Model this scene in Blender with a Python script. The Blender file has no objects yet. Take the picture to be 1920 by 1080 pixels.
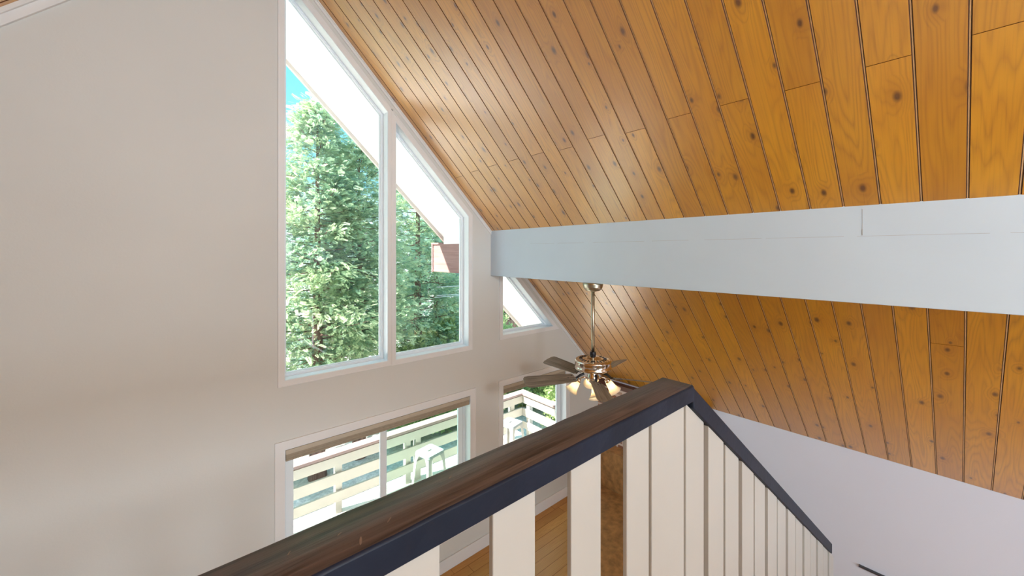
import bpy, bmesh, math, random
import numpy as np
from mathutils import Vector, Matrix
C = bpy.context.scene.collection
R = math.radians
rnd = random.Random(7)

# ---------------------------------------------------------------- materials
def new_mat(name):
    m = bpy.data.materials.new(name); m.use_nodes = True
    nt = m.node_tree; nt.nodes.clear()
    out = nt.nodes.new('ShaderNodeOutputMaterial')
    return m, nt, out

def nd(nt, typ, **kw):
    n = nt.nodes.new(typ)
    for k, v in kw.items():
        if k in n.inputs: n.inputs[k].default_value = v
        else: setattr(n, k, v)
    return n

def ramp(nt, fac, stops):
    r = nt.nodes.new('ShaderNodeValToRGB')
    cr = r.color_ramp
    while len(cr.elements) < len(stops): cr.elements.new(0.5)
    for e, (p, c) in zip(cr.elements, stops):
        e.position = p; e.color = (c[0], c[1], c[2], 1) if not isinstance(c, (int, float)) else (c, c, c, 1)
    nt.links.new(fac, r.inputs[0]); return r.outputs[0]

def math_n(nt, op, a, b=None, c=None, clamp=False):
    n = nt.nodes.new('ShaderNodeMath'); n.operation = op; n.use_clamp = clamp
    for i, x in enumerate((a, b, c)):
        if x is None: continue
        if isinstance(x, (int, float)): n.inputs[i].default_value = x
        else: nt.links.new(x, n.inputs[i])
    return n.outputs[0]

def mixc(nt, fac, a, b, mode='MIX'):
    n = nt.nodes.new('ShaderNodeMix'); n.data_type = 'RGBA'; n.blend_type = mode
    for i, x in ((0, fac), (6, a), (7, b)):
        if isinstance(x, (int, float)): n.inputs[i].default_value = x
        elif isinstance(x, tuple): n.inputs[i].default_value = (x[0], x[1], x[2], 1)
        else: nt.links.new(x, n.inputs[i])
    return n.outputs[2]

def paint(name, col, rough=0.5, var=0.04, scale=3.0, bump=0.0, bscale=60, spec=0.5, metal=0.0):
    m, nt, out = new_mat(name)
    p = nd(nt, 'ShaderNodeBsdfPrincipled'); p.inputs['Roughness'].default_value = rough
    p.inputs['Specular IOR Level'].default_value = spec; p.inputs['Metallic'].default_value = metal
    tc = nd(nt, 'ShaderNodeTexCoord')
    nz = nd(nt, 'ShaderNodeTexNoise', Scale=scale, Detail=4.0)
    nt.links.new(tc.outputs['Object'], nz.inputs['Vector'])
    lo = tuple(max(0, c*(1-var)) for c in col); hi = tuple(min(1, c*(1+var)) for c in col)
    nt.links.new(ramp(nt, nz.outputs['Fac'], [(0.3, lo), (0.7, hi)]), p.inputs['Base Color'])
    if bump:
        n2 = nd(nt, 'ShaderNodeTexNoise', Scale=bscale, Detail=3.0)
        nt.links.new(tc.outputs['Object'], n2.inputs['Vector'])
        b = nd(nt, 'ShaderNodeBump', Strength=bump, Distance=0.01)
        nt.links.new(n2.outputs['Fac'], b.inputs['Height']); nt.links.new(b.outputs[0], p.inputs['Normal'])
    nt.links.new(p.outputs[0], out.inputs[0]); return m

def wood_uv(name, light, mid, dark, knot, rough=0.35, knots=True, grain=0.5, spec=0.5, tint=0.25, bump=0.15, coat=0.0):
    """board wood driven by a UV map in metres (u along the board, v across it)"""
    m, nt, out = new_mat(name); L = nt.links
    p = nd(nt, 'ShaderNodeBsdfPrincipled'); p.inputs['Specular IOR Level'].default_value = spec
    p.inputs['Coat Weight'].default_value = coat; p.inputs['Coat Roughness'].default_value = 0.32; p.inputs['Coat IOR'].default_value = 2.3
    uv = nd(nt, 'ShaderNodeUVMap')
    sx = nd(nt, 'ShaderNodeSeparateXYZ'); L.new(uv.outputs[0], sx.inputs[0])
    def vec(su, sv):
        c = nd(nt, 'ShaderNodeCombineXYZ')
        L.new(math_n(nt, 'MULTIPLY', sx.outputs[0], su), c.inputs[0])
        L.new(math_n(nt, 'MULTIPLY', sx.outputs[1], sv), c.inputs[1]); return c.outputs[0]
    # knots
    if knots:
        vo = nd(nt, 'ShaderNodeTexVoronoi', voronoi_dimensions='2D', Scale=1.0, Randomness=0.9); L.new(vec(3.4, 6.3), vo.inputs['Vector'])
        vs = nd(nt, 'ShaderNodeSeparateColor'); L.new(vo.outputs['Color'], vs.inputs[0])
        sel = math_n(nt, 'GREATER_THAN', vs.outputs[0], 0.42)
        size = math_n(nt, 'MULTIPLY_ADD', vs.outputs[1], 0.06, 0.035)
        rel = math_n(nt, 'DIVIDE', vo.outputs['Distance'], size)
        core = math_n(nt, 'MULTIPLY', math_n(nt, 'SUBTRACT', 1.45, rel, clamp=True), sel, clamp=True)
        halo = math_n(nt, 'MULTIPLY', math_n(nt, 'SUBTRACT', 1.0, math_n(nt, 'DIVIDE', rel, 4.5), clamp=True), sel, clamp=True)
    # cathedral grain = contour lines of a stretched noise, bent round the knots
    n1 = nd(nt, 'ShaderNodeTexNoise', Scale=1.0, Detail=1.5, Roughness=0.4); L.new(vec(0.7, 8.0), n1.inputs['Vector'])
    h = math_n(nt, 'MULTIPLY', n1.outputs['Fac'], 17.0)
    if knots: h = math_n(nt, 'ADD', h, math_n(nt, 'MULTIPLY', halo, 2.6))
    cont = math_n(nt, 'PINGPONG', h, 0.5)
    cont = math_n(nt, 'MULTIPLY', cont, 2.0)
    n2 = nd(nt, 'ShaderNodeTexNoise', Scale=1.0, Detail=4.0, Roughness=0.6); L.new(vec(3.0, 130.0), n2.inputs['Vector'])
    n3 = nd(nt, 'ShaderNodeTexNoise', Scale=1.0, Detail=3.0); L.new(vec(1.6, 5.0), n3.inputs['Vector'])
    at = nd(nt, 'ShaderNodeAttribute', attribute_name='tint')
    base = ramp(nt, n3.outputs['Fac'], [(0.25, mid), (0.7, light)])
    gl = math_n(nt, 'MULTIPLY', math_n(nt, 'SMOOTH_MIN', cont, 1.0, 0.2) if False else math_n(nt, 'POWER', cont, 2.2), n3.outputs['Fac'])
    g2 = math_n(nt, 'MULTIPLY_ADD', math_n(nt, 'SUBTRACT', n2.outputs['Fac'], 0.5, clamp=True), 1.6, math_n(nt, 'MULTIPLY', gl, 0.75), clamp=True)
    col = mixc(nt, math_n(nt, 'MULTIPLY', g2, grain), base, dark)
    # per-board stain
    col = mixc(nt, math_n(nt, 'MULTIPLY', at.outputs['Fac'], tint), col, dark)
    if knots:
        col = mixc(nt, math_n(nt, 'MULTIPLY', halo, 0.35), col, dark)
        col = mixc(nt, math_n(nt, 'MULTIPLY', core, 0.9), col, knot)
    L.new(col, p.inputs['Base Color'])
    L.new(math_n(nt, 'MULTIPLY_ADD', n3.outputs['Fac'], 0.12, rough-0.06), p.inputs['Roughness'])
    if bump:
        hh = math_n(nt, 'MULTIPLY', g2, -0.5)
        if knots: hh = math_n(nt, 'ADD', hh, math_n(nt, 'MULTIPLY', halo, 1.4))
        b = nd(nt, 'ShaderNodeBump', Strength=bump, Distance=0.004)
        L.new(hh, b.inputs['Height']); L.new(b.outputs[0], p.inputs['Normal'])
    L.new(p.outputs[0], out.inputs[0]); return m

def obj_wood(name, light, dark, axis=0, rough=0.4, sc=(1.5, 40), spec=0.5, bump=0.1, wear=None):
    """streaky wood in object space, grain along the given axis"""
    m, nt, out = new_mat(name); L = nt.links
    p = nd(nt, 'ShaderNodeBsdfPrincipled', Roughness=rough); p.inputs['Specular IOR Level'].default_value = spec
    tc = nd(nt, 'ShaderNodeTexCoord'); mp = nd(nt, 'ShaderNodeMapping')
    s = [sc[1]]*3; s[axis] = sc[0]; mp.inputs['Scale'].default_value = s
    L.new(tc.outputs['Object'], mp.inputs[0])
    nz = nd(nt, 'ShaderNodeTexNoise', Scale=1.0, Detail=6.0, Roughness=0.6, Distortion=0.6); L.new(mp.outputs[0], nz.inputs['Vector'])
    col = ramp(nt, nz.outputs['Fac'], [(0.32, dark), (0.68, light)])
    if wear:
        w = nd(nt, 'ShaderNodeTexNoise', Scale=4.0, Detail=8.0, Roughness=0.7); L.new(tc.outputs['Object'], w.inputs['Vector'])
        col = mixc(nt, ramp(nt, w.outputs['Fac'], [(0.66, 0.0), (0.74, 0.7)]), col, wear)
    L.new(col, p.inputs['Base Color'])
    b = nd(nt, 'ShaderNodeBump', Strength=bump, Distance=0.004); L.new(nz.outputs['Fac'], b.inputs['Height']); L.new(b.outputs[0], p.inputs['Normal'])
    L.new(p.outputs[0], out.inputs[0]); return m

def glass_mat(name, tint):
    m, nt, out = new_mat(name)
    t = nd(nt, 'ShaderNodeBsdfTransparent'); t.inputs[0].default_value = (*tint, 1)
    g = nd(nt, 'ShaderNodeBsdfGlossy', Roughness=0.01)
    f = nd(nt, 'ShaderNodeLayerWeight'); mx = nd(nt, 'ShaderNodeMixShader')
    nt.links.new(math_n(nt, 'MULTIPLY_ADD', math_n(nt, 'POWER', f.outputs['Facing'], 4.0), 0.3, 0.018), mx.inputs[0]); nt.links.new(t.outputs[0], mx.inputs[1]); nt.links.new(g.outputs[0], mx.inputs[2])
    nt.links.new(mx.outputs[0], out.inputs[0]); return m

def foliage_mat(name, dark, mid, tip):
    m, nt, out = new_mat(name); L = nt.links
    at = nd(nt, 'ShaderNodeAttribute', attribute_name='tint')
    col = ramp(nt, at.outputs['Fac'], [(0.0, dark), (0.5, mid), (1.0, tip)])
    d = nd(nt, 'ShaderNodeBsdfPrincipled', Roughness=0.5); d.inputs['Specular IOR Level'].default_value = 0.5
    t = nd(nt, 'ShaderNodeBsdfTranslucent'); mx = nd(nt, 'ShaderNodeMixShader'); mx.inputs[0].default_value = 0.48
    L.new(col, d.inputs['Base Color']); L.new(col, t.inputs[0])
    L.new(d.outputs[0], mx.inputs[1]); L.new(t.outputs[0], mx.inputs[2]); L.new(mx.outputs[0], out.inputs[0]); return m

def emit_mat(name, col, s):
    m, nt, out = new_mat(name)
    e = nd(nt, 'ShaderNodeEmission', Strength=s); e.inputs[0].default_value = (*col, 1)
    nt.links.new(e.outputs[0], out.inputs[0]); return m

def ground_mat(name):
    m, nt, out = new_mat(name); L = nt.links
    p = nd(nt, 'ShaderNodeBsdfPrincipled', Roughness=0.9)
    tc = nd(nt, 'ShaderNodeTexCoord')
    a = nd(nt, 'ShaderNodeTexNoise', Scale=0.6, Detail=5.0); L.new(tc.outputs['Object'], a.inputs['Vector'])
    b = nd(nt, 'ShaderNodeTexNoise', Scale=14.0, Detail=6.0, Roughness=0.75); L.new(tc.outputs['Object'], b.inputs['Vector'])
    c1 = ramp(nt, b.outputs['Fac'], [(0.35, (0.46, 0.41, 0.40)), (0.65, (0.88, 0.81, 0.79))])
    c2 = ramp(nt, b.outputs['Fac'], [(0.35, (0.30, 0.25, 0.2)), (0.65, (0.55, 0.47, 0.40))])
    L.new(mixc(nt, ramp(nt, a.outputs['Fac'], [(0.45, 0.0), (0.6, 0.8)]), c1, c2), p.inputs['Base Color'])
    L.new(p.outputs[0], out.inputs[0]); return m

def brick_mat(name):
    m, nt, out = new_mat(name); L = nt.links
    p = nd(nt, 'ShaderNodeBsdfPrincipled', Roughness=0.75)
    tc = nd(nt, 'ShaderNodeTexCoord'); mp = nd(nt, 'ShaderNodeMapping')
    mp.inputs['Rotation'].default_value = (R(-90), 0, R(-90)) ; L.new(tc.outputs['UV'], mp.inputs[0]); mp.inputs['Rotation'].default_value = (0, 0, 0)
    bt = nd(nt, 'ShaderNodeTexBrick', Scale=1.0); L.new(mp.outputs[0], bt.inputs['Vector'])
    bt.inputs['Color1'].default_value = (0.28, 0.10, 0.045, 1); bt.inputs['Color2'].default_value = (0.55, 0.38, 0.29, 1)
    bt.inputs['Mortar'].default_value = (0.80, 0.70, 0.63, 1); bt.inputs['Mortar Size'].default_value = 0.016
    bt.inputs['Brick Width'].default_value = 0.21; bt.inputs['Row Height'].default_value = 0.075
    L.new(bt.outputs['Color'], p.inputs['Base Color'])
    b = nd(nt, 'ShaderNodeBump', Strength=0.5, Distance=0.01); b.invert = True
    L.new(bt.outputs['Fac'], b.inputs['Height']); L.new(b.outputs[0], p.inputs['Normal'])
    L.new(p.outputs[0], out.inputs[0]); return m

M = {}
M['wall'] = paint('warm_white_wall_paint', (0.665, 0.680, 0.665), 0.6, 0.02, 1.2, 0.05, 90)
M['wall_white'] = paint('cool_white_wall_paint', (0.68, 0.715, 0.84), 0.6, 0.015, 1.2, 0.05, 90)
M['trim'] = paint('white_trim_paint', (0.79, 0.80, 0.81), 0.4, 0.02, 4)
M['frame'] = paint('white_vinyl_sky_tint', (0.79, 0.855, 0.91), 0.35, 0.01, 4)  # white vinyl; bluish skylight on the reveals is mixed into the colour
M['beam'] = paint('white_beam_paint_sky_tint', (0.59, 0.735, 0.885), 0.45, 0.02, 2.0, 0.05, 40)  # white paint with the blue of the window sky put into its colour
M['crack'] = paint('beam_seam_crack', (0.38, 0.40, 0.42), 0.8, 0.1)
M['ceil'] = wood_uv('varnished_knotty_pine', (0.76, 0.375, 0.012), (0.62, 0.27, 0.008), (0.28, 0.085, 0.003), (0.075, 0.02, 0.006), 0.40, True, 0.85, 0.8, 0.32, 0.15, 0.75)
M['groove'] = paint('stained_groove_edge', (0.17, 0.05, 0.008), 0.6, 0.2, 20)
M['tongue'] = paint('pale_bare_tongue', (0.92, 0.68, 0.42), 0.6, 0.1, 20)
M['floor'] = wood_uv('golden_floor_boards', (0.64, 0.35, 0.10), (0.54, 0.27, 0.065), (0.28, 0.11, 0.02), (0.1, 0.04, 0.01), 0.35, False, 0.5, 0.4, 0.3, 0.08)
M['cap'] = obj_wood('worn_dark_brown_cap', (0.110, 0.078, 0.068), (0.020, 0.013, 0.012), 0, 0.38, (2.2, 60), 0.5, 0.4, (0.17, 0.115, 0.09))
M['capside'] = paint('dark_gloss_paint_daylight_tint', (0.008, 0.013, 0.028), 0.45, 0.25, 6, 0.1, 30, 0.22)  # dark gloss paint; the blue of daylight from behind is put into its colour
M['nail'] = paint('dented_bare_wood', (0.20, 0.14, 0.11), 0.6, 0.2, 50)
M['bal'] = paint('cream_baluster_paint', (0.47, 0.457, 0.43), 0.5, 0.03, 2, 0.05, 25)
M['glass'] = glass_mat('clear_pane', (0.985, 0.995, 1.0))
M['glass_green'] = glass_mat('green_tinted_double_pane', (0.86, 0.97, 0.935))
M['blind'] = paint('taupe_blind_fabric', (0.36, 0.31, 0.235), 0.8, 0.06, 30)
M['blind_rail'] = paint('taupe_blind_rail', (0.50, 0.45, 0.36), 0.5, 0.04, 10)
M['chrome'] = paint('polished_nickel', (0.78, 0.68, 0.60), 0.12, 0.02, 2, metal=1.0)
M['brushed'] = paint('brushed_nickel', (0.52, 0.48, 0.38), 0.32, 0.05, 8, metal=1.0)
M['black_metal'] = paint('dark_bronze_metal', (0.03, 0.03, 0.035), 0.35, 0.1, 10, metal=0.6)
M['blade'] = obj_wood('weathered_grey_oak', (0.29, 0.25, 0.205), (0.085, 0.068, 0.052), 0, 0.4, (3, 50), 0.5, 0.1)
def shade_mat():
    m, nt, out = new_mat('frosted_shade_glass')
    d = nd(nt, 'ShaderNodeBsdfPrincipled', Roughness=0.35); d.inputs['Base Color'].default_value = (0.93, 0.89, 0.83, 1)
    t = nd(nt, 'ShaderNodeBsdfTranslucent'); t.inputs[0].default_value = (1, 0.92, 0.78, 1)
    mx = nd(nt, 'ShaderNodeMixShader'); mx.inputs[0].default_value = 0.55
    nt.links.new(d.outputs[0], mx.inputs[1]); nt.links.new(t.outputs[0], mx.inputs[2]); nt.links.new(mx.outputs[0], out.inputs[0]); return m
M['shade'] = shade_mat()
M['bulb'] = emit_mat('lit_warm_bulb', (1.0, 0.74, 0.40), 14.0)
M['ext_white'] = paint('exterior_white_paint', (0.95, 0.94, 0.93), 0.6, 0.03, 3)
M['fascia'] = paint('pale_fascia_paint', (0.70, 0.62, 0.58), 0.6, 0.04, 3)
M['ext_brown'] = obj_wood('redwood_brown_stain', (0.36, 0.215, 0.20), (0.25, 0.135, 0.125), 1, 0.7, (2, 45), 0.3, 0.4)
M['deck_rail'] = paint('cream_deck_rail_paint', (0.47, 0.445, 0.395), 0.55, 0.04, 5)
M['deck_cap'] = paint('pinkish_deck_rail_cap', (0.27, 0.19, 0.18), 0.6, 0.06, 6)
M['deck'] = obj_wood('pale_deck_boards', (0.80, 0.77, 0.72), (0.66, 0.62, 0.57), 0, 0.7, (1.5, 30), 0.3, 0.2)
M['stool'] = paint('white_powder_coat', (0.27, 0.30, 0.30), 0.3, 0.02, 6)
M['stool_leg'] = paint('cream_white_powder_coat', (0.36, 0.35, 0.32), 0.35, 0.02, 6)
M['bark'] = obj_wood('ridged_brown_bark', (0.30, 0.19, 0.155), (0.12, 0.07, 0.058), 2, 0.9, (2, 26), 0.2, 1.0)
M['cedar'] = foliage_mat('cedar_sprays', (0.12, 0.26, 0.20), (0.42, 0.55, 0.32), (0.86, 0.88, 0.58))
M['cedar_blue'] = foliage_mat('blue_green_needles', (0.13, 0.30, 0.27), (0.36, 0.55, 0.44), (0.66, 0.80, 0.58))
M['bush'] = foliage_mat('shrub_leaves', (0.09, 0.19, 0.09), (0.30, 0.42, 0.16), (0.72, 0.78, 0.40))
M['dry'] = foliage_mat('dry_brush_twigs', (0.10, 0.07, 0.045), (0.26, 0.20, 0.13), (0.42, 0.36, 0.26))
M['ground'] = ground_mat('gravel_ground')
M['brick'] = brick_mat('red_brown_brick')
M['hearth'] = paint('brown_hearth_tile', (0.44, 0.23, 0.085), 0.6, 0.3, 14, 0.3, 30)
M['dark_wood'] = obj_wood('dark_red_brown_trim', (0.16, 0.05, 0.025), (0.07, 0.02, 0.01), 1, 0.4)
M['fence'] = obj_wood('redwood_fence_boards', (0.42, 0.24, 0.18), (0.25, 0.12, 0.085), 2, 0.8, (2, 30), 0.2, 0.3)
M['wire'] = paint('pale_grey_cable', (0.62, 0.62, 0.62), 0.6, 0.02)
M['roof'] = paint('grey_roofing', (0.25, 0.24, 0.23), 0.9, 0.1, 8)
M['carpet'] = paint('beige_loft_carpet', (0.45, 0.40, 0.34), 0.95, 0.1, 60)
M['ledge'] = paint('dark_grey_ledge', (0.05, 0.05, 0.06), 0.4, 0.1)

# ---------------------------------------------------------------- helpers
def link(name, me, mats, parent=None, loc=None):
    o = bpy.data.objects.new(name, me); C.objects.link(o)
    for m in (mats if isinstance(mats, (list, tuple)) else [mats]): me.materials.append(m)
    if loc is not None: o.location = loc
    if parent is not None: o.parent = parent
    return o

def build(name, bm, mats, parent=None, loc=None, smooth=False, bevel=0.0):
    bmesh.ops.recalc_face_normals(bm, faces=bm.faces)
    if smooth:
        for f in bm.faces: f.smooth = True
    me = bpy.data.meshes.new(name); bm.to_mesh(me); bm.free()
    o = link(name, me, mats, parent, loc)
    if bevel:
        b = o.modifiers.new('bevel', 'BEVEL'); b.width = bevel; b.segments = 2; b.limit_method = 'ANGLE'; b.angle_limit = R(40)
    return o

def tag(o, label=None, cat=None, group=None, kind=None):
    if label: o['label'] = label
    if cat: o['category'] = cat
    if group: o['group'] = group
    if kind: o['kind'] = kind
    return o

def struct(o, label, cat): return tag(o, label, cat, kind='structure')

def empty(name, loc, label=None, cat=None, group=None, rot=0, kind=None):
    o = bpy.data.objects.new(name, None); C.objects.link(o); o.location = loc; o.rotation_euler = (0, 0, rot)
    o.empty_display_size = 0.1
    return tag(o, label, cat, group, kind)

def box(bm, x0, x1, y0, y1, z0, z1, mat=0, rot=None):
    vs = [bm.verts.new((x, y, z)) for x in (x0, x1) for y in (y0, y1) for z in (z0, z1)]
    idx = [(0,1,3,2),(4,6,7,5),(0,4,5,1),(2,3,7,6),(0,2,6,4),(1,5,7,3)]
    fs = []
    for f in idx:
        fc = bm.faces.new([vs[i] for i in f]); fc.material_index = mat; fs.append(fc)
    if rot is not None: bmesh.ops.transform(bm, matrix=rot, verts=vs)
    return fs

def prism(bm, loops, y0, y1, mat=0, axes='XZ'):
    """solid between y0 and y1 with outline loops[0] and holes loops[1:]"""
    def P(a, b, d):
        return (a, d, b) if axes == 'XZ' else ((a, b, d) if axes == 'XY' else (d, a, b))
    caps = {y0: [], y1: []}; nf = []
    for lp in loops:
        A = [bm.verts.new(P(a, b, y0)) for a, b in lp]; B = [bm.verts.new(P(a, b, y1)) for a, b in lp]
        n = len(lp)
        for i in range(n):
            j = (i+1) % n
            nf.append(bm.faces.new((A[i], A[j], B[j], B[i])))
            caps[y0].append(bm.edges.get((A[i], A[j]))); caps[y1].append(bm.edges.get((B[i], B[j])))
    for k in caps:
        r = bmesh.ops.triangle_fill(bm, edges=caps[k], use_beauty=True, use_dissolve=False)
        nf += [g for g in r['geom'] if isinstance(g, bmesh.types.BMFace)]
    for f in nf: f.material_index = mat

def inset(poly, t):
    """offset a convex counter-clockwise polygon inwards by t"""
    n = len(poly); out = []
    def line(i):
        (x0, y0), (x1, y1) = poly[i], poly[(i+1) % n]
        dx, dy = x1-x0, y1-y0; l = math.hypot(dx, dy); nx, ny = -dy/l, dx/l
        return (x0+nx*t, y0+ny*t, dx/l, dy/l)
    for i in range(n):
        x0, y0, a, b = line(i-1); x1, y1, c, d = line(i)
        det = a*d - b*c; s = ((x1-x0)*d - (y1-y0)*c)/det
        out.append((x0+a*s, y0+b*s))
    return out

def ring(bm, poly, t0, t1, y0, y1, mat=0):
    a, b = inset(poly, t0), inset(poly, t1); n = len(poly)
    V = [[bm.verts.new((p[0], y, p[1])) for p in q] for q in (a, b) for y in (y0, y1)]  # a0 a1 b0 b1
    for i in range(n):
        j = (i+1) % n
        for s, e in ((0, 1), (1, 3), (3, 2), (2, 0)):
            f = bm.faces.new((V[s][i], V[s][j], V[e][j], V[e][i])); f.material_index = mat

def lathe(bm, prof, seg=32, mtx=None, caps=False):
    rows = []
    for r, z in prof:
        rows.append([bm.verts.new((r*math.cos(2*math.pi*k/seg), r*math.sin(2*math.pi*k/seg), z)) for k in range(seg)])
    for a, b in zip(rows, rows[1:]):
        for k in range(seg): bm.faces.new((a[k], a[(k+1) % seg], b[(k+1) % seg], b[k]))
    if caps:
        bm.faces.new(rows[0]); bm.faces.new(rows[-1])
    if mtx is not None: bmesh.ops.transform(bm, matrix=mtx, verts=[v for r in rows for v in r])

def tube(bm, pts, rad, seg=8):
    pts = [Vector(p) for p in pts]; rads = rad if isinstance(rad, (list, tuple)) else [rad]*len(pts)
    rows = []
    for i, p in enumerate(pts):
        d = (pts[min(i+1, len(pts)-1)] - pts[max(i-1, 0)]).normalized()
        u = d.orthogonal().normalized() if i == 0 else (u - d*u.dot(d)).normalized()
        w = d.cross(u)
        rows.append([bm.verts.new(p + (u*math.cos(2*math.pi*k/seg) + w*math.sin(2*math.pi*k/seg))*rads[i]) for k in range(seg)])
    for a, b in zip(rows, rows[1:]):
        for k in range(seg): bm.faces.new((a[k], a[(k+1) % seg], b[(k+1) % seg], b[k]))
    bm.faces.new(rows[0]); bm.faces.new(rows[-1])

# ---------------------------------------------------------------- room numbers (metres)
ZC = 3.657                                   # eye height above the lower floor
WY, WT = 3.85, 0.16                          # inside face and thickness of the gable wall
RX, RZ, SL = 0.487, 6.462, 1.0145            # ridge and roof slope
XE, XL = 5.2587, 2*0.487-5.2587              # knee walls
def cz(x): return RZ - SL*abs(x-RX)          # ceiling height
ZE = cz(XE); YB = -5.0
LOFT = 2.12

# gable wall with its five openings (all counter-clockwise in X, Z)
OFF = 0.182
w1 = [(0.710, 2.535), (1.646, 2.535), (1.646, cz(1.646)-OFF), (0.710, cz(0.710)-OFF)]
w2 = [(1.726, 2.530), (2.650, 2.530), (2.650, cz(2.650)-OFF), (1.726, cz(1.726)-OFF)]
w3 = [(3.174, 2.582), (cz(0)*0 + (RZ+SL*RX-OFF-2.582)/SL, 2.582), (3.174, cz(3.174)-OFF)]
w4 = [(0.712, 0.42), (2.674, 0.42), (2.674, 1.935), (0.712, 1.935)]
w5 = [(3.181, 0.42), (4.410, 0.42), (4.410, 1.935), (3.181, 1.935)]
bm = bmesh.new()
prism(bm, [[(XL, 0), (XE, 0), (XE, ZE), (RX, RZ), (XL, ZE)], w1, w2, w3, w4, w5], WY, WY+WT)
struct(build('wall_front', bm, M['wall']), 'tall warm white gable wall with five window openings', 'wall')
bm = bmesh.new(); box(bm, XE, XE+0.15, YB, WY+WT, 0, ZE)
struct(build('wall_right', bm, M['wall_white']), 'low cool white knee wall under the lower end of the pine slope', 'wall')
bm = bmesh.new(); box(bm, XL-0.15, XL, YB, WY+WT, 0, ZE)
struct(build('wall_left', bm, M['wall']), 'low white knee wall out of view at the other eave', 'wall')
wb = [(-1.7, 3.0), (2.7, 3.0), (2.7, 4.1), (1.7, 5.1), (-0.7, 5.1), (-1.7, 4.1)]
wb2 = [(-3.0, 0.4), (3.6, 0.4), (3.6, 1.8), (-3.0, 1.8)]
bm = bmesh.new(); prism(bm, [[(XL, 0), (XE, 0), (XE, ZE), (RX, RZ), (XL, ZE)], wb, wb2], YB-0.15, YB)
struct(build('wall_back', bm, M['wall']), 'white gable wall behind the viewer with wide window openings', 'wall')

# ---- board mesh builder: boards in rows, real V-grooves, UV in metres and a per-board stain value
def boards(name, rows, frame, mats, gap=0.0095, bev=0.0015, depth=0.0055, parent=None):
    """rows: list of (v0, v1, [u breaks]); frame(u, v, n) -> point; n points into the room"""
    bm = bmesh.new(); uvl = bm.loops.layers.uv.new('UVMap'); tl = bm.verts.layers.float.new('tint')
    def quad(ps, mi, uvs=None, tint=0.5):
        vs = []
        for p in ps:
            v = bm.verts.new(frame(*p)); v[tl] = tint; vs.append(v)
        f = bm.faces.new(vs); f.material_index = mi
        for l, p in zip(f.loops, ps):
            l[uvl].uv = (p[0]+uvs[0], p[1]+uvs[1]) if uvs else (p[0], p[1])
    for v0, v1, br in rows:
        a, b = v0+gap/2, v1-gap/2
        for u0, u1 in zip(br, br[1:]):
            s, e = u0+0.0015, u1-0.0015
            off = (rnd.uniform(-40, 40), rnd.uniform(-40, 40)); t = rnd.random()**1.5
            quad([(s, a+bev, 0), (e, a+bev, 0), (e, b-bev, 0), (s, b-bev, 0)], 0, off, t)
            for c0, c1 in ((a+bev, a), (b-bev, b)):
                quad([(s, c0, 0), (e, c0, 0), (e, c1, -bev), (s, c1, -bev)], 1)
                quad([(s, c1, -bev), (e, c1, -bev), (e, c1, -depth), (s, c1, -depth)], 1)
            for c in (s, e):
                quad([(c, a+bev, 0), (c, b-bev, 0), (c, b, -depth), (c, a, -depth)], 1)
        for u0, u1 in zip(br[1:-1], br[1:-1]): quad([(u0-0.004, a, -depth*0.8), (u0+0.004, a, -depth*0.8), (u0+0.004, b, -depth*0.8), (u0-0.004, b, -depth*0.8)], 1)
    return bm, quad

PW = 0.1585; k0 = -33
rows_r, rows_l = [], []
hyp = math.hypot(1, SL)
ymax = WY
k = k0
while True:
    v0 = 0.126 + PW*k; v1 = v0+PW
    if v0 >= ymax: break
    v1c = min(v1, ymax)
    if v0 < YB: k += 1; continue
    jx = 2.405 + rnd.uniform(-0.012, 0.012) if k % 2 == 0 else 3.857
    br = [RX, jx, XE]
    if k % 2: br = [RX, 3.857, XE] if k == -1 else [RX, XE]
    rows_r.append((v0, v1c, [(x-RX)*hyp for x in br])); rows_l.append((v0, v1c, [(x-RX)*hyp for x in ([RX, 2.9, XE] if k % 2 else [RX, 4.0, XE])]))
    k += 1
nx, nz = -SL/hyp, -1/hyp                      # into the room for the right slope
def fr_r(u, v, n): return (RX + u/hyp + nx*n, v, RZ - SL*u/hyp + nz*n)
def fr_l(u, v, n): return (RX - u/hyp - nx*n, v, RZ - SL*u/hyp + nz*n)
bm, quad = boards('ceiling', rows_r, fr_r, None)
for v0, v1, br in rows_r:
    quad([(br[0], v1-0.0022, -0.0036), (br[-1], v1-0.0022, -0.0036), (br[-1], v1+0.0022, -0.0036), (br[0], v1+0.0022, -0.0036)], 2)
me = bpy.data.meshes.new('ceiling'); bm.normal_update(); bm.to_mesh(me); bm.free()
struct(link('ceiling', me, [M['ceil'], M['groove'], M['tongue']]), 'steep varnished knotty pine board ceiling over the beam', 'ceiling')
bm, quad = boards('ceiling', rows_l, fr_l, None)
for v0, v1, br in rows_l:
    quad([(br[0], v1-0.0022, -0.0036), (br[-1], v1-0.0022, -0.0036), (br[-1], v1+0.0022, -0.0036), (br[0], v1+0.0022, -0.0036)], 2)
me = bpy.data.meshes.new('ceiling_left'); bm.to_mesh(me); bm.free()
struct(link('ceiling_left', me, [M['ceil'], M['groove'], M['tongue']]), 'pine board slope on the other side of the ridge, at the top left corner', 'ceiling')

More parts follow.
